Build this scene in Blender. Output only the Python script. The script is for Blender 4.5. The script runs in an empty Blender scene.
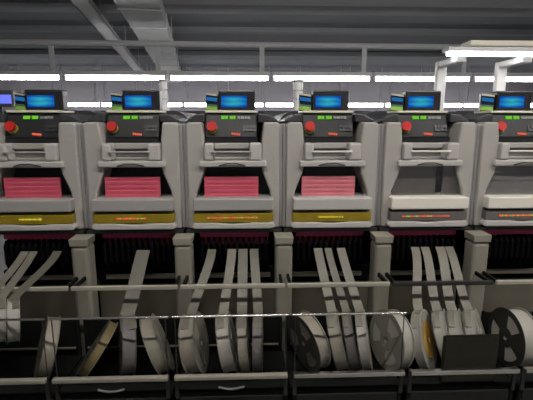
import bpy, bmesh, math, random
from mathutils import Vector, Matrix
random.seed(7)
S = bpy.context.scene
COL = S.collection
PI = math.pi

# ------------------------------------------------------------------ materials
def mat(name, col, rough=.5, metal=0., spec=.5, noise=0., nscale=20., bump=0., emit=None, estr=0., coat=0.):
    m = bpy.data.materials.new(name); m.use_nodes = True
    nt = m.node_tree; b = nt.nodes['Principled BSDF']
    b.inputs['Base Color'].default_value = (*col, 1)
    b.inputs['Roughness'].default_value = rough
    b.inputs['Metallic'].default_value = metal
    b.inputs['Coat Weight'].default_value = coat
    b.inputs['Specular IOR Level'].default_value = spec
    if emit:
        b.inputs['Emission Color'].default_value = (*emit, 1)
        b.inputs['Emission Strength'].default_value = estr
    if noise or bump:
        tc = nt.nodes.new('ShaderNodeTexCoord')
        n = nt.nodes.new('ShaderNodeTexNoise'); n.inputs['Scale'].default_value = nscale
        n.inputs['Detail'].default_value = 4
        nt.links.new(tc.outputs['Object'], n.inputs['Vector'])
        if noise:
            r = nt.nodes.new('ShaderNodeValToRGB')
            r.color_ramp.elements[0].position = .3; r.color_ramp.elements[1].position = .7
            r.color_ramp.elements[0].color = (*[c*(1-noise) for c in col], 1)
            r.color_ramp.elements[1].color = (*[min(1, c*(1+noise)) for c in col], 1)
            nt.links.new(n.outputs['Fac'], r.inputs['Fac'])
            nt.links.new(r.outputs['Color'], b.inputs['Base Color'])
        if bump:
            bp = nt.nodes.new('ShaderNodeBump'); bp.inputs['Strength'].default_value = bump
            bp.inputs['Distance'].default_value = .01
            nt.links.new(n.outputs['Fac'], bp.inputs['Height'])
            nt.links.new(bp.outputs['Normal'], b.inputs['Normal'])
    return m

def lamp_mat(name, col, s):
    m = bpy.data.materials.new(name); m.use_nodes = True
    nt = m.node_tree; nt.nodes.clear()
    e = nt.nodes.new('ShaderNodeEmission'); o = nt.nodes.new('ShaderNodeOutputMaterial')
    e.inputs['Color'].default_value = (*col, 1); e.inputs['Strength'].default_value = s
    nt.links.new(e.outputs[0], o.inputs[0]); return m

def glass_mat(name, tint, gl=.12, rough=.08):
    m = bpy.data.materials.new(name); m.use_nodes = True
    nt = m.node_tree; nt.nodes.clear()
    t = nt.nodes.new('ShaderNodeBsdfTransparent'); t.inputs['Color'].default_value = (*tint, 1)
    g = nt.nodes.new('ShaderNodeBsdfGlossy'); g.inputs['Roughness'].default_value = rough
    mx = nt.nodes.new('ShaderNodeMixShader'); mx.inputs[0].default_value = gl
    o = nt.nodes.new('ShaderNodeOutputMaterial')
    nt.links.new(t.outputs[0], mx.inputs[1]); nt.links.new(g.outputs[0], mx.inputs[2])
    nt.links.new(mx.outputs[0], o.inputs[0]); return m

def display_mat(name):
    # a lit blue screen with a wavy cyan-green picture in its middle
    m = bpy.data.materials.new(name); m.use_nodes = True
    nt = m.node_tree; nt.nodes.clear(); L = nt.links.new; N = nt.nodes.new
    tc = N('ShaderNodeTexCoord')
    mp = N('ShaderNodeMapping'); mp.inputs['Scale'].default_value = (11, 1, 25)
    mp.inputs['Rotation'].default_value = (0, .22, 0)
    L(tc.outputs['Object'], mp.inputs['Vector'])
    ln = N('ShaderNodeVectorMath'); ln.operation = 'LENGTH'; L(mp.outputs[0], ln.inputs[0])
    r = N('ShaderNodeValToRGB')
    r.color_ramp.elements[0].position = .05; r.color_ramp.elements[0].color = (.03, .36, .42, 1)
    r.color_ramp.elements[1].position = .55; r.color_ramp.elements[1].color = (.004, .065, .36, 1)
    L(ln.outputs['Value'], r.inputs['Fac'])
    w = N('ShaderNodeTexWave'); w.bands_direction = 'Z'; w.inputs['Scale'].default_value = 20
    w.inputs['Distortion'].default_value = 3.5; w.inputs['Detail'].default_value = 1
    L(tc.outputs['Object'], w.inputs['Vector'])
    r2 = N('ShaderNodeValToRGB')
    r2.color_ramp.elements[0].color = (.55, .6, .8, 1); r2.color_ramp.elements[1].color = (1, 1.25, 1.1, 1)
    L(w.outputs['Fac'], r2.inputs['Fac'])
    mx = N('ShaderNodeMix'); mx.data_type = 'RGBA'; mx.blend_type = 'MULTIPLY'; mx.inputs[0].default_value = .8
    L(r.outputs['Color'], mx.inputs[6]); L(r2.outputs['Color'], mx.inputs[7])
    e = N('ShaderNodeEmission'); e.inputs['Strength'].default_value = 1.2; L(mx.outputs[2], e.inputs['Color'])
    o = N('ShaderNodeOutputMaterial'); L(e.outputs[0], o.inputs[0]); return m

M = dict(
    beige=mat('painted_steel', (.42, .405, .38), .5, spec=.35, noise=.04, nscale=6),
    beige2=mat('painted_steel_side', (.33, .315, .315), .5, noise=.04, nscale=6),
    cheek=mat('moulded_plastic', (.52, .50, .48), .45),
    barg=mat('grey_bar', (.38, .37, .36), .45),
    barw=mat('cream_bar', (.86, .82, .74), .35),
    yellow=mat('mustard_label', (.30, .215, .012), .45, noise=.15, nscale=30),
    greylabel=mat('grey_label', (.14, .13, .125), .45),
    pink=mat('pink_sheet', (.88, .15, .235), .5, noise=.06, nscale=14),
    pink2=mat('pink_sheet_paler', (.88, .27, .33), .5, noise=.06, nscale=14),
    shutter=mat('grey_brown_tone', (.17, .155, .145), .5, noise=.15, nscale=12),
    palereflect=mat('pale_grey_reflection', (.27, .265, .265), .45, noise=.15, nscale=12),
    dark=mat('dark_plastic', (.030, .031, .034), .38),
    panel=mat('control_panel', (.018, .019, .021), .5, spec=.3, noise=.1, nscale=30),
    bezel=mat('screen_bezel', (.018, .018, .020), .35),
    cover=mat('graphite_cover', (.040, .040, .046), .42, noise=.05, nscale=5),
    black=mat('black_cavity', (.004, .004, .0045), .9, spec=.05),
    teal=mat('dark_teal_board', (.006, .011, .014), .8, spec=.1),
    cream=mat('cream_ledge', (.74, .70, .58), .35),
    red=mat('red_button', (.50, .018, .014), .55, spec=.25),
    olive=mat('yellow_collar', (.25, .22, .03), .5),
    green=lamp_mat('green_led', (.16, .62, .03), .9),
    greyled=mat('grey_segment', (.20, .21, .21), .5),
    redled=lamp_mat('red_led', (.9, .14, .07), .9),
    gled=lamp_mat('green_yellow_led', (.40, .62, .08), .9),
    yled=lamp_mat('yellow_led', (.75, .62, .04), .8),
    blue=lamp_mat('small_blue_display', (.02, .16, .42), .8),
    limesticker=mat('lime_sticker', (.32, .58, .10), .45),
    tealsticker=mat('teal_sticker', (.10, .24, .26), .4),
    chrome=mat('bright_steel', (.78, .76, .72), .22, metal=1),
    steel=mat('satin_steel', (.42, .39, .33), .42, metal=.35),
    bar=mat('pale_bar', (.40, .375, .315), .45),
    dsteel=mat('dark_steel', (.05, .05, .05), .4, metal=.5),
    magenta=mat('magenta_edge', (.42, .025, .10), .4),
    post=mat('post_paint', (.27, .255, .21), .5, noise=.05, nscale=8),
    lower=mat('lower_panel', (.125, .112, .085), .6, noise=.12, nscale=8),
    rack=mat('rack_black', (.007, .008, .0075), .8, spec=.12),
    rackf=mat('rack_front', (.020, .021, .020), .7, spec=.2, noise=.2, nscale=7),
    coil=mat('paper_tape_coil', (.27, .245, .20), .6, noise=.06, nscale=25),
    coilw=mat('white_tape_coil', (.36, .345, .305), .55, noise=.05, nscale=25),
    coily=mat('tan_tape_coil', (.17, .135, .055), .6, noise=.1, nscale=25),
    coill=mat('lilac_grey_coil', (.13, .12, .12), .6, noise=.06, nscale=25),
    disc=mat('pale_reel_plastic', (.20, .19, .16), .5),
    discw=mat('white_reel_plastic', (.34, .325, .285), .45),
    discg=mat('grey_reel_plastic', (.075, .07, .06), .5, spec=.3),
    discd=mat('dark_reel_plastic', (.022, .022, .020), .5, spec=.25),
    amber=mat('amber_reel_label', (.50, .29, .06), .5),
    tape=mat('carrier_tape', (.135, .126, .10), .55, noise=.06, nscale=40),
    tapew=mat('carrier_tape_pale', (.18, .168, .137), .55, noise=.06, nscale=40),
    box=mat('dark_olive_shade', (.024, .023, .016), .7, spec=.15),  # shade tone of the panel before the three white reels
    wall=mat('wall_paint', (.30, .285, .315), .8, noise=.03, nscale=2),
    ceil=mat('ceiling_paint', (.25, .265, .285), .85, noise=.05, nscale=1.5),
    beam=mat('beam_paint', (.34, .35, .37), .8),
    duct=mat('galvanised_duct', (.72, .73, .74), .55, noise=.05, nscale=4),
    pipe=mat('pale_pipe', (.74, .75, .76), .5),
    floor=mat('grey_floor', (.20, .20, .19), .35, noise=.1, nscale=3),
    cabinet=mat('cabinet_grey', (.13, .13, .14), .35),
    white=mat('white_paint', (.80, .79, .80), .4),
    lens=mat('frosted_lens', (.80, .80, .81), .3, coat=.3),
    creamh=mat('cream_housing', (.86, .84, .70), .5),
    tube=lamp_mat('tube_lamp', (1, .985, .98), 34.),
    fartube=lamp_mat('far_tube_lamp', (1, .985, .98), 15.),
    aisle=lamp_mat('added_aisle_lamp', (1, .955, .885), 110.),
    framelamp=lamp_mat('frame_tube_lamp', (1, .98, .96), 18.),
    violet=lamp_mat('violet_blue_display', (.16, .20, .95), 1.1),
    glass=glass_mat('clear_window', (.95, .95, .95), .02, .1),
    glassg=glass_mat('grey_window', (.90, .90, .90), .10, .15),
    lcd=display_mat('blue_screen_picture'),
)

# ------------------------------------------------------------------ mesh helpers
class MB:
    def __init__(s): s.bm = bmesh.new()
    def box(s, x0, x1, y0, y1, z0, z1, mx=None):
        v = [s.bm.verts.new((x, y, z)) for x in (x0, x1) for y in (y0, y1) for z in (z0, z1)]
        for f in ((0,1,3,2),(4,6,7,5),(0,4,5,1),(2,3,7,6),(0,2,6,4),(1,5,7,3)):
            s.bm.faces.new([v[i] for i in f])
        if mx is not None: bmesh.ops.transform(s.bm, matrix=mx, verts=v)
        return s
    def prism(s, pts, a0, a1, plane='xz', mx=None):
        def P(p, a): return (p[0], a, p[1]) if plane == 'xz' else (a, p[0], p[1])
        A = [s.bm.verts.new(P(p, a0)) for p in pts]; B = [s.bm.verts.new(P(p, a1)) for p in pts]
        n = len(pts); s.bm.faces.new(A); s.bm.faces.new(B[::-1])
        for i in range(n): s.bm.faces.new((A[i], B[i], B[(i+1) % n], A[(i+1) % n]))
        if mx is not None: bmesh.ops.transform(s.bm, matrix=mx, verts=A+B)
        return s
    def tube(s, path, r, n=12, caps=True):
        path = [Vector(p) for p in path]; rings = []
        for i, p in enumerate(path):
            d = (path[min(i+1, len(path)-1)] - path[max(i-1, 0)]).normalized()
            up = Vector((0, 0, 1)) if abs(d.z) < .9 else Vector((0, 1, 0))
            a = d.cross(up).normalized(); b = d.cross(a).normalized()
            rings.append([s.bm.verts.new(p + r*(math.cos(2*PI*k/n)*a + math.sin(2*PI*k/n)*b)) for k in range(n)])
        for A, B in zip(rings, rings[1:]):
            for k in range(n): s.bm.faces.new((A[k], A[(k+1) % n], B[(k+1) % n], B[k]))
        if caps: s.bm.faces.new(rings[0][::-1]); s.bm.faces.new(rings[-1])
        return s
    def annulus(s, r0, r1, x0, x1, n=48, a0=0, a1=2*PI, mx=None):
        # ring about the X axis, maybe only a sector of it
        full = abs(a1-a0-2*PI) < 1e-6; m = n if full else n+1; R = []
        for k in range(m):
            t = a0+(a1-a0)*k/n; c, q = math.cos(t), math.sin(t)
            R.append([s.bm.verts.new((x, r*c, r*q)) for x, r in ((x0, r0), (x0, r1), (x1, r1), (x1, r0))])
        for k in range(n):
            A, B = R[k], R[(k+1) % m]
            for j in range(4): s.bm.faces.new((A[j], A[(j+1) % 4], B[(j+1) % 4], B[j]))
        if not full: s.bm.faces.new(R[0][::-1]); s.bm.faces.new(R[-1])
        if mx is not None: bmesh.ops.transform(s.bm, matrix=mx, verts=[v for r in R for v in r])
        return s
    def ribbon(s, path, w, t=.0012, side=Vector((1, 0, 0))):
        path = [Vector(p) for p in path]; R = []
        for i, p in enumerate(path):
            d = (path[min(i+1, len(path)-1)] - path[max(i-1, 0)]).normalized()
            sd = (side - d*side.dot(d)).normalized(); nn = d.cross(sd)
            R.append([s.bm.verts.new(p + a*sd*w/2 + b*nn*t/2) for a, b in ((-1,-1),(1,-1),(1,1),(-1,1))])
        for A, B in zip(R, R[1:]):
            for j in range(4): s.bm.faces.new((A[j], A[(j+1) % 4], B[(j+1) % 4], B[j]))
        s.bm.faces.new(R[0][::-1]); s.bm.faces.new(R[-1]); return s
    def build(s, name, m, parent=None, loc=(0, 0, 0), bevel=0., smooth=False, seg=2):
        bmesh.ops.recalc_face_normals(s.bm, faces=s.bm.faces[:])
        me = bpy.data.meshes.new(name); s.bm.to_mesh(me); s.bm.free()
        me.materials.append(m); o = bpy.data.objects.new(name, me); COL.objects.link(o)
        o.location = loc
        if parent: o.parent = parent
        if smooth:
            for p in me.polygons: p.use_smooth = True
            es = o.modifiers.new('edges', 'EDGE_SPLIT'); es.split_angle = math.radians(40)
        if bevel:
            b = o.modifiers.new('bevel', 'BEVEL'); b.width = bevel; b.segments = seg; b.limit_method = 'ANGLE'
        return o

def tag(o, label, cat, group=None):
    o['label'] = label; o['category'] = cat
    if group: o['group'] = group
    return o
def thing(name, label, cat, loc=(0, 0, 0), group=None, rot=(0, 0, 0)):
    o = bpy.data.objects.new(name, None); COL.objects.link(o); o.location = loc; o.rotation_euler = rot
    o.empty_display_size = .05
    return tag(o, label, cat, group)
def struct(o): o['kind'] = 'structure'; return o

ORD = ['first', 'second', 'third', 'fourth', 'fifth', 'sixth', 'seventh', 'eighth', 'ninth', 'tenth', 'eleventh', 'twelfth', 'thirteenth']

# ------------------------------------------------------------------ the hall
struct(MB().box(-13, 13, -4, 16.6, -.1, 0).build('floor', M['floor']))
struct(MB().box(-13, 13, -4, 16.6, 3.4, 3.5).build('ceiling', M['ceil']))
struct(MB().box(-13, 13, 16.6, 16.7, 0, 3.4).build('wall_back', M['wall']))
struct(MB().box(-13, 13, -4.1, -4, 0, 3.4).build('wall_front', M['wall']))
struct(MB().box(-13.1, -13, -4, 16.6, 0, 3.4).build('wall_left', M['wall']))
struct(MB().box(13, 13.1, -4, 16.6, 0, 3.4).build('wall_right', M['wall']))
for k, (y, d, h) in enumerate(((5.55, .55, .28), (8.4, .22, .10), (11.6, .45, .12))):
    struct(MB().box(-12.9, 12.9, y, y+d, 3.4-h, 3.4).build('trim_%d' % (k+1), M['beam']))

# ------------------------------------------------------------------ overhead runs
ang = math.atan(.131)
d = thing('ventilation_duct', 'wide pale metal duct running away under the ceiling on the left', 'duct', (-1.46, 4.45, 2.9), rot=(0, 0, ang))
b = MB().box(-.29, .29, -4.5, 11.6, 0, .26); b.build('duct_body', M['duct'], d, bevel=.01)
for y in [(-4.3 + 1.2*k) for k in range(14)]:
    MB().box(-.305, .305, y, y+.035, -.012, .272).build('flange', M['duct'], d)
for y in (-3, 0, 3, 6, 9):
    for x in (-.32, .32): MB().box(x-.008, x+.008, y, y+.016, -.0, .5).build('hanger', M['pipe'], d)

d = thing('cable_tray', 'narrow pale cable tray running beside the wide ceiling duct', 'cable tray', (-2.32, 5.3, 2.9), rot=(0, 0, math.atan(.161)))
MB().box(-.12, .12, -4.5, 10.6, 0, .012).box(-.12, -.105, -4.5, 10.6, 0, .07).box(.105, .12, -4.5, 10.6, 0, .07).build('tray', M['pipe'], d)
for i, x in enumerate((-.07, -.03, .02, .065)):
    MB().tube([(x, -4.5, .03), (x+.01, 3, .034), (x, 10.6, .03)], .017, 8).build('cable', M['cover'], d, smooth=True)
for y in (-3, 0, 3, 6, 9):
    for x in (-.128, .128): MB().box(x-.006, x+.006, y, y+.012, 0, .5).build('hanger', M['pipe'], d)

d = thing('ceiling_pipe', 'long pale pipe hung from side to side above the nearer row of tube lights', 'pipe', (0, 5.16, 2.475), rot=(0, 0, math.radians(1.3)))
MB().tube([(-8.6, 0, 0), (0, 0, 0), (8.6, 0, 0)], .040, 20).build('pipe_run', M['pipe'], d, smooth=True)
for x in (-7.4, -4.9, 4.9, 7.4):
    MB().box(x-.02, x+.02, -.006, .006, .035, .925).annulus(.040, .047, x-.02, x+.02, 24).build('pipe_clip', M['pipe'], d)

# ------------------------------------------------------------------ tube lights
def batten(x, y, z, ln, label, group, lm='tube', hang=(.35,), hw=.022, top=3.4, r=.028):
    t = thing('tube_light', label, 'light', (x, y, z), group)
    MB().box(-ln/2, ln/2, -.05, .05, r+.007, r+.07).build('light_housing', M['white'], t, bevel=.008)
    for s in (-1, 1): MB().box(s*(ln/2-.02)-.014, s*(ln/2-.02)+.014, -.03, .03, -.03, r+.006).build('end_cap', M['white'], t)
    MB().tube([(-ln/2+.035, 0, 0), (ln/2-.035, 0, 0)], r, 14).build('lamp_tube', M[lm], t, smooth=True)
    for h in hang:
        dx, tx = -1.46 - .131*(y-4.45), -2.32 - .161*(y-5.3)
        if top > 3 and y > 0:
            h = min((q for q in (h, h-.15, h+.15, h-.3, h+.3, h-.45, h+.45) if abs(q) < .46
                     and abs(x+ln*q-dx) > .42 and abs(x+ln*q-tx) > .22), key=lambda q: abs(q-h))
        MB().box(ln*h-hw, ln*h+hw, -.012, .012, r+.07, top-z).build('hanger', M['pipe'], t)
    return t
pl = 1.528
for k in range(1, 7):
    batten(.317 + pl*(k-3.5), 5.14, 1.99, pl-.03, '%s white tube light from the left in the nearer hanging row' % ORD[k-1],
           'tube lights of the nearer hanging row', hang=(.42,), hw=.035, top=2.475 - .036)
far = ['at the left edge, left of the first screen', 'hidden behind the first screen', 'just right of the first screen',
       'just left of the second screen and partly behind it', 'just right of the second screen', 'just left of the third screen',
       'just right of the third screen and mostly behind it', 'just left of the fourth screen', 'almost hidden behind the fourth screen',
       'just right of the fourth screen', 'just left of the fifth screen and mostly behind it', 'just right of the fifth screen',
       'just left of the sixth screen', 'almost hidden behind the sixth screen']
for k in range(14):
    batten(-9.382 + pl*k, 14.9, 1.987, pl-.05, 'far white tube light ' + far[k],
           'tube lights of the farther row', hang=(-.4, .4), hw=.01, r=.065, lm='fartube')
# unseen lamps added over the aisle to light the machine fronts
for k, (x, y) in enumerate(((-.1, -1.15), (1.65, -1.15), (3.2, -1.15))):
    batten(x, y, 2.85, 1.2, 'added unseen tube light over the aisle in front of the machines, %s from left' % ORD[k], 'added lamps over the aisle', lm='aisle', hang=(-.4, .4), hw=.01)

# ------------------------------------------------------------------ light frame at the right
t = thing('light_frame', 'white steel frame carrying a long bright lamp behind the two right screens', 'light frame', (1.58, 2.2, 0))
for x in (1.582, 2.09):
    MB().box(x-1.58-.041, x-1.58+.041, -.03, .03, 0, 1.84).build('post', M['white'], t, bevel=.01)
for x in (1.582, 2.09):
    MB().box(x-1.58-.037, x-1.58+.037, -.34, -.031, 1.79, 1.84).build('arm', M['white'], t, bevel=.01)
MB().box(-.11, 1.1, -.36, -.24, 1.868, 1.90).build('lamp_housing', M['white'], t, bevel=.008)
MB().tube([(-.10, -.32, 1.853), (1.09, -.32, 1.853)], .016, 14).build('lamp_tube', M['framelamp'], t, smooth=True)
MB().box(.05, 1.1, -.36, -.20, 1.905, 1.947).build('cream_cover', M['creamh'], t, bevel=.01)

# far row of cabinets and a lit monitor, glimpsed between the machines
for k in range(6):
    x = -7.2 + 2.9*k
    t = thing('storage_cabinet', 'low dark grey cabinet near the back wall, %s from left' % ORD[k], 'cabinet', (x, 13, 0), 'cabinets along the back wall')
    MB().box(-1.2, 1.2, 0, .8, .06, 1.72).build('carcass', M['cabinet'], t, bevel=.02)
    for s in (-1, 1):
        dd = MB().box(min(s*.01, s*1.17), max(s*.01, s*1.17), -.025, -.001, .1, 1.66).build('cabinet_door', M['cabinet'], t, bevel=.008)
        MB().box(s*.07-.01, s*.07+.01, -.05, -.026, .85, 1.05).build('door_handle', M['steel'], dd)
    MB().box(-1.15, 1.15, .05, .75, 0, .06).build('plinth', M['dark'], t)

t = thing('monitor', 'violet-blue lit monitor on a slim stand behind the leftmost machine', 'monitor', (-1.87, 1.9, 0))
MB().box(-.16, .16, -.15, .15, 0, .02).build('stand_base', M['dark'], t)
MB().tube([(0, .03, .02), (0, .03, 1.5)], .018, 12).build('stand_pole', M['dark'], t, smooth=True)
h = MB().box(-.13, .13, -.02, .02, 1.462, 1.58).build('monitor_case', M['cabinet'], t, bevel=.006)
MB().box(-.118, .118, -.023, -.0201, 1.485, 1.548).build('monitor_display', M['violet'], h)

# ------------------------------------------------------------------ placement machines
PITCH = .3245
XC = [-.705 + PITCH*i for i in range(6)]
def machine(i):
    right = i >= 4
    what = ['pink window and yellow strip, at the left end of the row',
            'pink window and yellow strip, second from the left',
            'pink window and yellow strip, third from the left',
            'paler pink window and brighter bar, fourth from the left',
            'brown-grey window and cream bar, fifth from the left',
            'pale grey window and cream bar, at the right end'][i]
    t = thing('placement_machine', 'narrow grey machine with ' + what, 'machine', (XC[i], 0, 0), 'placement machines in a row')
    # rear body, dark chamber, lower body
    MB().box(-.155, .155, .30, 1.15, .99, 1.349).box(-.155, .155, .56, 1.15, .04, .99).build('machine_body', M['beige2'], t, bevel=.006)
    MB().box(-.125, .125, .10, .299, .992, 1.282).build('work_chamber', M['teal'], t)
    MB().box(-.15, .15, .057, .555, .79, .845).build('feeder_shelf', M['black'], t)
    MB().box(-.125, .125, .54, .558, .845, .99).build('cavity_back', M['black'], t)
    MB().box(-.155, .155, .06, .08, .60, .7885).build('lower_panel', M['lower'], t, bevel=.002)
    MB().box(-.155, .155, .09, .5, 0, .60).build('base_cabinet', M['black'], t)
    MB().box(-.124, .124, .045, .0565, .812, .829).build('grey_rail', M['lower'], t, bevel=.003)
    # the two side covers frame the window (wider at its foot)
    for s in (-1, 1):
        pts = [(.151, 1.0), (.151, 1.338), (.145, 1.350), (.100, 1.350), (.094, 1.30), (.092, 1.21), (.097, 1.185), (.109, 1.155), (.120, 1.125), (.123, 1.105), (.124, 1.0)]
        MB().prism([(s*x, z) for x, z in pts], .012, .299).build('side_cover', M['beige'], t, bevel=.006, seg=3)
    for s in (-1, 1):
        MB().box(s*.1563-.0053, s*.1563+.0053, .026, .299, 1.0, 1.344).build('seam_panel', M['beige2'], t, bevel=.002)
    for s, a in ((-1, .0625), (1, .0525)):
        MB().prism([(s*a, 1.2275), (s*a, 1.2835), (s*.0925, 1.2835), (s*.0925, 1.2275)], -.004, .09).build('cheek', M['cheek'], t, bevel=.006)
    MB().box(-.0615, .0515, .03, .09, 1.264, 1.2825).build('upper_box', M['beige'], t, bevel=.003)
    MB().box(-.0615, .0515, .045, .09, 1.2365, 1.2635).build('slot_recess', M['shutter'], t)
    MB().box(-.0615, .0515, .036, .07, 1.2285, 1.236).build('slot_shelf', M['barg'], t, bevel=.002)
    MB().box(-.07, .0615, -.012, -.0045, 1.2535, 1.2595).build('chrome_rail', M['barw' if i >= 3 else 'barg'], t, bevel=.002)
    b = MB().box(-.108, .108, -.002, .09, 1.207, 1.227)
    b.build('cross_bar', M['cheek'], t, bevel=.004)
    MB().tube([(-.045, -.003, 1.2115), (-.02, -.0075, 1.2185), (.012, -.0075, 1.2185), (.04, -.003, 1.2115)], .0022, 8).build('pull', M['dsteel'], t, smooth=True)
    # window: pane, pink sheet, or grey panels that paint its reflection
    MB().prism([(-.0905, 1.2065), (.0905, 1.2065), (.0955, 1.185), (.1075, 1.155), (.118, 1.127), (.121, 1.1065), (-.121, 1.1065), (-.118, 1.127), (-.1075, 1.155), (-.0955, 1.185)], .020, .0225).build('window_pane', M['glassg' if right else 'glass'], t)
    if not right:
        b = MB(); n = 9; z0, z1 = 1.1065, 1.1725        # a lightly corrugated sheet
        for k in range(n):
            za, zb = z0+(z1-z0)*k/n, z0+(z1-z0)*(k+1)/n
            b.box(-.097, .082, .0245 + .0018*(k % 2), .034, za, zb)
        b.build('pink_sheet', M['pink2' if i == 3 else 'pink'], t)
    elif i == 4:
        MB().box(-.112, .034, .03, .036, 1.1065, 1.2065).build('reflection_panel', M['shutter'], t); MB().box(.058, .112, .03, .036, 1.1065, 1.2065).build('reflection_panel', M['shutter'], t)
    else:
        b = MB()
        for k in range(4): b.box(-.112, .112, .026+.003*(k % 2), .038, 1.1065+.025*k, 1.1313+.025*k)
        b.build('reflection_panel', M['palereflect'], t)
    # lower front: bar, strip with lit characters, handle lip
    MB().box(-.130, .130, -.022, .09, 1.0665, 1.106).build('front_bar', M['barw'] if right else M['cheek' if i == 3 else 'barg'], t, bevel=.004)
    MB().box(-.128, .128, .004, .09, 1.0575, 1.066).build('dark_groove', M['dark'], t)
    st = MB().prism([(-.1305, 1.029), (-.1305, 1.0572), (.1305, 1.0572), (.1305, 1.029), (.115, 1.0255), (-.115, 1.0255)], -.014, .09).build('label_strip', M['greylabel' if right else 'yellow'], t, bevel=.002)
    rg, gg = MB(), MB(); rnd = random.Random(30+i)
    w = (.034, .046, .082, .040, .080, .08)[i]; x = -w + (-.01 if i in (1, 4) else -.005)
    x0 = x
    while x < x0 + 2*w:
        ww = rnd.uniform(.0018, .0032); hh = rnd.uniform(.0035, .0062)
        (gg if (rnd.random() < (.35 if x > x0+w else .12)) else rg).box(x, x+ww, -.0165, -.0141, 1.042-hh/2, 1.042+hh/2)
        x += ww + rnd.choice((.0014, .0014, .0016, .004))
    rg.build('lit_characters', M['yled' if i in (0, 3) else 'redled'], st); gg.build('lit_characters', M['gled'], st)
    pts = [(-.130, 1.0255)] + [(-.06+.12*k/10, 1.0255-.0042*math.sin(PI*k/10)) for k in range(11)] + [(.130, 1.0255), (.138, 1.012), (.128, 1.004), (-.128, 1.004), (-.138, 1.012)]
    MB().prism(pts, -.016, .06).build('handle_lip', M['cheek'], t, bevel=.004)
    MB().box(-.064, .064, .0, .05, 1.0202, 1.0256).build('finger_gap', M['black'], t)
    MB().box(-.157, .157, -.004, .08, .990, .9985).build('foot_strip', M['dsteel'], t)
    # control panel
    cp = MB().prism([(.085, 1.380), (.052, 1.299), (.30, 1.299), (.30, 1.380)], -.0935, .0795, 'yz').build('control_panel', M['panel'], t, bevel=.004)
    MB().box(-.089, .0795, .045, .29, 1.283, 1.2985).build('black_sill', M['bezel'], t)
    fm = Matrix.Translation((0, .0685, 1.3395)) @ Matrix.Rotation(-math.atan(.033/.081), 4, 'X')   # frame of the sloped face (y=0)
    b = MB()
    for (c, r, y0, y1) in (((-.069, -.0135), .017, -.006, -.0002),):
        b.tube([fm @ Vector((c[0], y0, c[1])), fm @ Vector((c[0], y1, c[1]))], r, 24)
    b.build('button_collar', M['olive'], cp, smooth=True)
    b = MB(); c = (-.070, -.0105)
    b.tube([fm @ Vector((c[0], -.0062, c[1])), fm @ Vector((c[0], -.014, c[1]))], .010, 24)
    b.tube([fm @ Vector((c[0], -.0142, c[1])), fm @ Vector((c[0], -.022, c[1]))], .0162, 28)
    b.build('emergency_stop', M['red'], cp, smooth=True)['label'] = 'red mushroom emergency stop button'
    b = MB()
    for k, (xa, ww) in enumerate(((-.040, .012), (-.0265, .008), (-.012, .010), (-.0005, .0075))):
        b.box(xa, xa+ww, -.003, -.0003, .022, .0325, mx=fm)
    b.build('green_readout', M['green'], cp)
    b = MB()
    for xa, ww in ((.014, .009), (.025, .011), (.038, .007), (.047, .01)):
        b.box(xa, xa+ww, -.003, -.0003, .022, .031, mx=fm)
    b.build('grey_readout', M['greyled'], cp)
    b = MB()
    for k in range(5): b.box(-.006+.0062*k, -.0015+.0062*k, -.003, -.0003, -.0335-.0006*k, -.027-.0006*k, mx=fm)
    b.build('red_readout', M['redled'], cp)
    b = MB()
    for r_ in range(2):
        for k in range(4): b.box(.032+.011*k, .0405+.011*k, -.004, -.0003, -.022+.012*r_, -.013+.012*r_, mx=fm)
    b.build('keypad', M['cover'], cp)
    # ledge, screen and the small side panel
    MB().box(-.094, .0815, .076, .19, 1.3805, 1.3885).build('cream_ledge', M['cream'], t, bevel=.002)
    sc = MB().box(-.051, .0735, .12, .165, 1.389, 1.4576).build('screen', M['bezel'], t, bevel=.004)
    o = MB().box(-.0441, .0441, -.001, .001, -.0195, .0195).build('display', M['lcd'], sc, loc=(.0015, .1185, 1.4195))
    sm = Matrix.Translation((-.0535, .13, 0)) @ Matrix.Rotation(math.radians(-18), 4, 'Z')
    sp = MB().prism([(-.046, 1.389), (-.046, 1.4505), (0, 1.444), (0, 1.389)], 0, .03, mx=sm).build('side_panel', M['bezel'], t, bevel=.002)
    MB().prism([(-.044, 1.4435), (-.044, 1.4497), (-.002, 1.4435), (-.002, 1.4373)], -.004, -.0003, mx=sm).build('white_lip', M['cream'], sp)
    MB().prism([(-.042, 1.424), (-.042, 1.437), (-.004, 1.432), (-.004, 1.419)], -.003, -.0003, mx=sm).build('small_display', M['blue'], sp)
    MB().prism([(-.044, 1.407), (-.044, 1.412), (-.003, 1.408), (-.003, 1.403)], -.003, -.0003, mx=sm).build('teal_sticker', M['tealsticker'], sp)
    MB().prism([(-.046, 1.3925), (-.044, 1.406), (-.003, 1.402), (-.003, 1.390)], -.0035, -.0003, mx=sm).build('lime_sticker', M['limesticker'], sp)
    # graphite cover on top, humped in the middle
    hp = [(-.156, 1.3505), (-.150, 1.362), (-.135, 1.378), (-.115, 1.390), (-.10, 1.3935), (.09, 1.3935), (.105, 1.390), (.125, 1.378), (.142, 1.362), (.150, 1.3505)]
    MB().prism(hp, .302, 1.14).build('top_cover', M['cover'], t, smooth=True)
    MB().prism([(-.156, 1.3505), (-.15, 1.36), (-.12, 1.376), (-.0945, 1.378), (-.0945, 1.3505)], .06, .301).build('shoulder_cover', M['cover'], t, bevel=.004)
    MB().prism([(.150, 1.3505), (.144, 1.36), (.115, 1.376), (.0825, 1.378), (.0825, 1.3505)], .06, .301).build('shoulder_cover', M['cover'], t, bevel=.004)
    return t
for i in range(6): machine(i)

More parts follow.
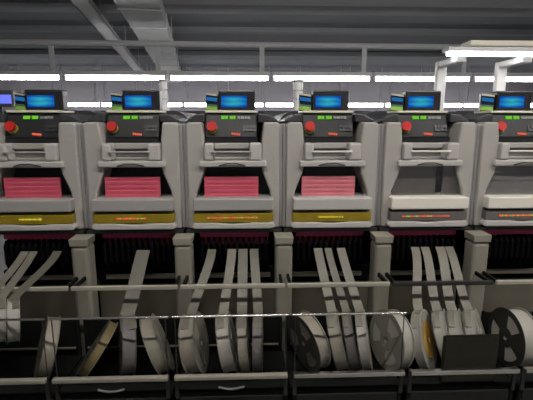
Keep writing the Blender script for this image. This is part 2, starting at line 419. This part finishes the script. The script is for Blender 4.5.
# signal towers standing on two of the machines
for x, r, ww in ((-.337, .015, 'second'), (.190, .019, 'fourth')):
    t = thing('signal_tower', 'unlit white signal tower on top of the %s machine from the left' % ww, 'signal tower', (x, .345, 1.394), 'signal towers')
    MB().tube([(0, 0, 0), (0, 0, .012)], r+.006, 20).build('tower_base', M['white'], t, smooth=True)
    for k in range(3):
        z = .0122 + .034*k
        MB().tube([(0, 0, z), (0, 0, z+.031)], r, 20).build('lens', M['lens'], t, smooth=True)
    MB().tube([(0, 0, .1142), (0, 0, .120)], r+.002, 20).build('tower_cap', M['white'], t, smooth=True)

# ------------------------------------------------------------------ posts between the feeder bays
PX = [-.867 + PITCH*i for i in range(6)]
pw = ['left of the leftmost feeder bay', 'between the first and second feeder bays', 'between the second and third feeder bays',
      'between the third and fourth feeder bays', 'between the fourth and fifth feeder bays', 'between the last two feeder bays on the right']
for i, x in enumerate(PX):
    t = thing('support_post', 'pale upright post ' + pw[i], 'post', (x, -.03, 0), 'pale posts between the feeder bays')
    MB().box(-.028, .028, -.034, .03, .02, .963).build('post_body', M['post'], t, bevel=.012, seg=3)
    MB().prism([(-.028, .9635), (.028, .9635), (.031, .9885), (-.031, .9885)], -.036, .03).build('post_cap', M['post'], t, bevel=.003)
    MB().box(-.05, .05, -.045, .045, 0, .02).build('base_plate', M['dsteel'], t)

# ------------------------------------------------------------------ feeder banks in the bays
for i in range(6):
    t = thing('feeder_bank', 'black feeder bank with a magenta edge inside the %s bay from the left' % ORD[i], 'feeder bank', (XC[i], .02, .8455), 'feeder banks in the bays')
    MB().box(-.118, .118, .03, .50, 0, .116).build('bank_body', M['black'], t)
    MB().box(-.117, .117, .002, .029, .121, .139).box(-.117, .117, .02, .029, .09, .121).build('magenta_edge', M['magenta'], t, bevel=.003)
    b = MB()
    for k in range(12): b.prism([(.0, .02), (-.012, .04), (-.012, .10), (.0, .116), (.029, .116), (.029, .02)], -.112+.0195*k, -.112+.0195*k+.008, 'yz')
    b.build('feeder_slots', M['black'], t)

# ------------------------------------------------------------------ reel racks in front
Y0, Y1, TRAY = -.305, -.085, .611
for i in range(6):
    t = thing('reel_rack', 'black reel rack with bright front rail under the %s machine from the left' % ORD[i], 'rack', (XC[i], -.2, 0), 'reel racks under the machines')
    yo = .2
    for s in (-1, 1):
        MB().prism([(Y0+yo, .02), (Y0+yo, .598), (Y1+yo-.013, .598), (Y1+yo-.011, .735), (Y1+yo, .735), (Y1+yo, .02)], s*.1495-.006, s*.1495+.006, 'yz').build('side_plate', M['rack'], t, bevel=.003)
    MB().box(-.143, .143, Y1+yo-.012, Y1+yo, .05, .729).build('back_plate', M['rack'], t)
    MB().box(-.1595, .1595, Y0+yo+.002, Y1+yo-.0125, TRAY-.012, TRAY).build('tray', M['rack'], t)
    MB().box(-.143, .143, Y0+yo, Y0+yo+.012, .10, .598).build('front_plate', M['rackf'], t, bevel=.003)
    MB().box(-.154, .154, Y0+yo-.022, Y0+yo-.0065, .662, .6745).build('front_rail', M['chrome' if i >= 3 else 'steel'], t, bevel=.003)
    for s in (-1, 1):
        MB().box(s*.1495-.005, s*.1495+.005, Y0+yo-.006, Y0+yo-.0005, .60, .672).build('rail_bracket', M['dsteel'], t)
    MB().tube([(-.143, .0965, .640), (.143, .0965, .640)], .004, 10).build('rear_rod', M['lower'], t, smooth=True)
    # upper guide bar (dark over the fifth bay) on two arms
    bm_ = 'dsteel' if i == 4 else 'bar'
    MB().box(-.158, .158, .05-.007, .05+.004, .8535, .8675).build('guide_bar', M[bm_], t, bevel=.003)
    for s in (-1, 1):
        MB().box(s*.1495-.004, s*.1495+.004, .0545, .1345, .8545, .8655).build('guide_arm', M['rack'], t)
    if i < 4:
        MB().tube([(-.157, -.0985, .835), (.157, -.0985, .835)], .0033, 10).build('guard_wire', M['chrome'], t, smooth=True)
        for s in (-1, 1):
            MB().tube([(s*.1495, -.1015, .60), (s*.1495, -.1015, .834)], .0016, 8).build('wire_stay', M['dsteel'], t, smooth=True)
    if i in (1, 2):
        MB().tube([(-.035+.07*k/8, Y0+yo-.018, .640-.007*math.sin(PI*k/8)) for k in range(9)], .003, 8).build('pull_handle', M['greyled'], t, smooth=True)
    if i == 0:
        MB().tube([(-.1425, -.03, .805), (.06, -.03, .805)], .005, 10).build('reel_peg', M['dsteel'], t, smooth=True)
        MB().box(-.154, -.143, -.045, -.015, .612, .815).build('peg_bracket', M['rack'], t)

# ------------------------------------------------------------------ component reels
R = .0885
def reel(x, lean, yaw, w, rim, face, label, top=None, tw=.016, coil='coil', group='component reels', y=-.2, zc=None, label_disc=None, tm='tape', r=R):
    hole = .0165 if r < .07 else .010
    lr, yr = math.radians(lean), math.radians(yaw)
    rot = Matrix.Rotation(lr, 4, 'Y') @ Matrix.Rotation(yr, 4, 'Z')
    c = Vector((x, y, (TRAY + r*math.cos(lr) + w/2*abs(math.sin(lr)) + .002) if zc is None else zc))
    mw = Matrix.Translation(c) @ rot
    base = rot @ Vector((0, 0, -r))
    root = thing('component_reel', label, 'reel', c + base, group)
    root.rotation_euler = rot.to_euler()
    off = Vector((0, 0, r))                       # children are built about the axle and lifted by r
    T = Matrix.Translation(off)
    for s in (-1, 1):
        b = MB(); x0, x1 = (s*w/2 - .0008, s*w/2 + .0008)
        b.annulus(r*.80, r, x0, x1, 56, mx=T); b.annulus(hole, r*.34, x0, x1, 32, mx=T)
        for k in range(3):
            a = 2*PI*k/3 + .4
            b.annulus(r*.335, r*.805, x0, x1, 12, a, a+1.15, mx=T)
        b.build('side_disc', M[face if s < 0 else rim], root)
    MB().annulus(hole+.002, r*.40, -w/2+.001, w/2-.001, 32, mx=T).build('reel_hub', M[rim], root, smooth=True)
    MB().annulus(r*.402, r*.93, -w/2+.001, w/2-.001, 56, mx=T).build('tape_coil', M[coil], root, smooth=True)
    if label_disc:
        MB().annulus(r*.12, r*.62, w/2+.0009, w/2+.0016, 32, mx=T).build('reel_label', M[label_disc], root)
    if top is not None:
        inv = (Matrix.Translation(c + base) @ rot).inverted()
        # leaves the top rear of the coil, hangs up to the feeder mouth
        a0 = math.radians(63); rr = r*.93 + .0008
        path = []
        for k in range(7):
            a = a0 + math.radians(60)*(1-k/6)
            path.append(mw @ Vector((0, rr*math.cos(a), rr*math.sin(a))))
        p0 = path[-1]; p3 = Vector((top, .006, .929))
        p1 = p0 + Vector((0, .05, -.012)) + Vector((0, 0, .03)); p2 = p3 + Vector((0, -.06, -.035))
        for k in range(1, 15):
            q = k/14
            path.append((1-q)**3*p0 + 3*q*(1-q)**2*p1 + 3*q*q*(1-q)*p2 + q**3*p3)
        b = MB(); b.ribbon(path, tw*1.3); bmesh.ops.transform(b.bm, matrix=inv, verts=b.bm.verts[:])
        b.build('tape_lead', M[tm], root)
    return root

RG = 'component reels in the racks'
# far left: three pale reels hung on the peg
reel(-.745, 6, 29, .028, 'discw', 'discw', 'white reel on the peg at the far left edge, leftmost of three', -.748, .020, 'coilw', RG, y=-.23, zc=.80, tm='tapew', r=.062)
reel(-.708, 6, 29, .028, 'discw', 'discw', 'white reel on the peg at the far left edge, middle of three', -.7188, .020, 'coilw', RG, y=-.23, zc=.80, tm='tapew', r=.062)
reel(-.671, 6, 29, .028, 'discw', 'discw', 'white reel on the peg at the far left edge, rightmost of three', -.6411, .022, 'coilw', RG, y=-.23, zc=.80, r=.062)
reel(-.6000, 17.9, 23.6, .034, 'disc', 'discg', 'narrow pale reel standing alone in the leftmost dark bay', coil='coil', group=RG)
reel(-.4564, 34.7, 5.1, .024, 'disc', 'discg', 'tan-edged reel leaning steeply to the right under the second machine', coil='coily', group=RG)
reel(-.3686, 5, 19.6, .036, 'coill', 'discg', 'dull lilac-grey reel feeding a broad tape under the second machine', -.3598, .034, 'coill', RG)
reel(-.2800, -19.8, 12.8, .036, 'disc', 'disc', 'cream reel leaning to the left beside the second post', coil='coil', group=RG)
reel(-.1700, -10.6, -3.9, .040, 'disc', 'disc', 'large grey-white reel turned slightly, just right of the second post', -.1308, .022, 'coil', RG)
reel(-.0720, -10.5, .1, .034, 'discw', 'disc', 'bright cream reel in the middle of the third bay', -.0638, .022, 'coilw', RG, tm='tapew')
reel(-.0230, -4.8, -.8, .026, 'disc', 'discg', 'greyish reel touching the bright cream reel in the third bay', -.0269, .024, 'coil', RG)
reel(.0191, -.2, -3.1, .026, 'discg', 'discg', 'dim dark-sided reel at the right end of the third bay', .0101, .022, 'coill', RG)
reel(.1700, -10.4, 25.6, .036, 'discw', 'discg', 'turned reel with a pale crescent rim in the fourth bay, dark face showing', coil='coil', group=RG)
reel(.2600, -14.2, -9, .034, 'disc', 'discg', 'pale reel feeding the left tape of the fourth bay', .2269, .022, 'coil', RG, tm='tapew')
reel(.3010, -12.5, -10.9, .026, 'discg', 'discg', 'grey reel feeding the middle tape of the fourth bay', .2611, .018, 'coill', RG)
reel(.3390, -10.8, -13.8, .026, 'discw', 'disc', 'bright narrow reel feeding the right tape of the fourth bay', .3055, .022, 'coilw', RG, tm='tapew')
reel(.4225, 4.7, 16, .036, 'discw', 'disc', 'big white reel turned to the left beside the fourth post', coil='coilw', group=RG)
reel(.5245, -20, -31, .024, 'discw', 'discw', 'tilted white reel with an amber label in the fifth bay', .5607, .022, 'coilw', RG, label_disc='amber', tm='tapew')
reel(.5960, -21.7, -22.5, .036, 'discw', 'disc', 'white reel behind the dark shade panel, leftmost of three', .5955, .022, 'coilw', RG, y=-.187, tm='tapew', r=.084)
reel(.6430, -22.1, -24, .036, 'discw', 'disc', 'white reel behind the dark shade panel, middle of three', .6477, .024, 'coilw', RG, y=-.187, tm='tapew', r=.084)
reel(.6945, -22.5, -25.8, .036, 'discw', 'disc', 'white reel behind the dark shade panel, rightmost of three', .6800, .022, 'coilw', RG, y=-.187, tm='tapew', r=.084)
reel(.8020, 1.7, 2.4, .052, 'discw', 'discd', 'big reel with dark face and white rim at the far right', coil='coilw', group=RG)
t = thing('shade_panel', 'dark olive panel standing in for shade before three white reels in the fifth bay', 'box', (.622, -.283, TRAY+.001))  # dark sheet stands in for shade on the lower halves of the reels
MB().box(-.078, .078, -.008, .008, 0, .142).build('shade_sheet', M['box'], t, bevel=.003)
MB().prism([(-.078, .1425), (.078, .1425), (.074, .150), (-.074, .150)], -.008, -.006).build('shade_sheet_edge', M['box'], t)

# ------------------------------------------------------------------ camera
cam = bpy.data.cameras.new('camera'); co = bpy.data.objects.new('camera', cam); COL.objects.link(co)
cam.sensor_width = 36; cam.lens = 420/533*36; cam.clip_start = .02; cam.clip_end = 100
co.location = (0, -1.36, 1.35)
co.rotation_euler = (math.radians(90-10.5), 0, math.radians(-2.2))
S.camera = co

w = bpy.data.worlds.new('world'); S.world = w; w.use_nodes = True
w.node_tree.nodes['Background'].inputs[0].default_value = (.5, .52, .56, 1)
w.node_tree.nodes['Background'].inputs[1].default_value = .0
S.view_settings.view_transform = 'Standard'; S.view_settings.look = 'None'
S.view_settings.exposure = 0; S.view_settings.gamma = 1
S.cycles.use_denoising = True
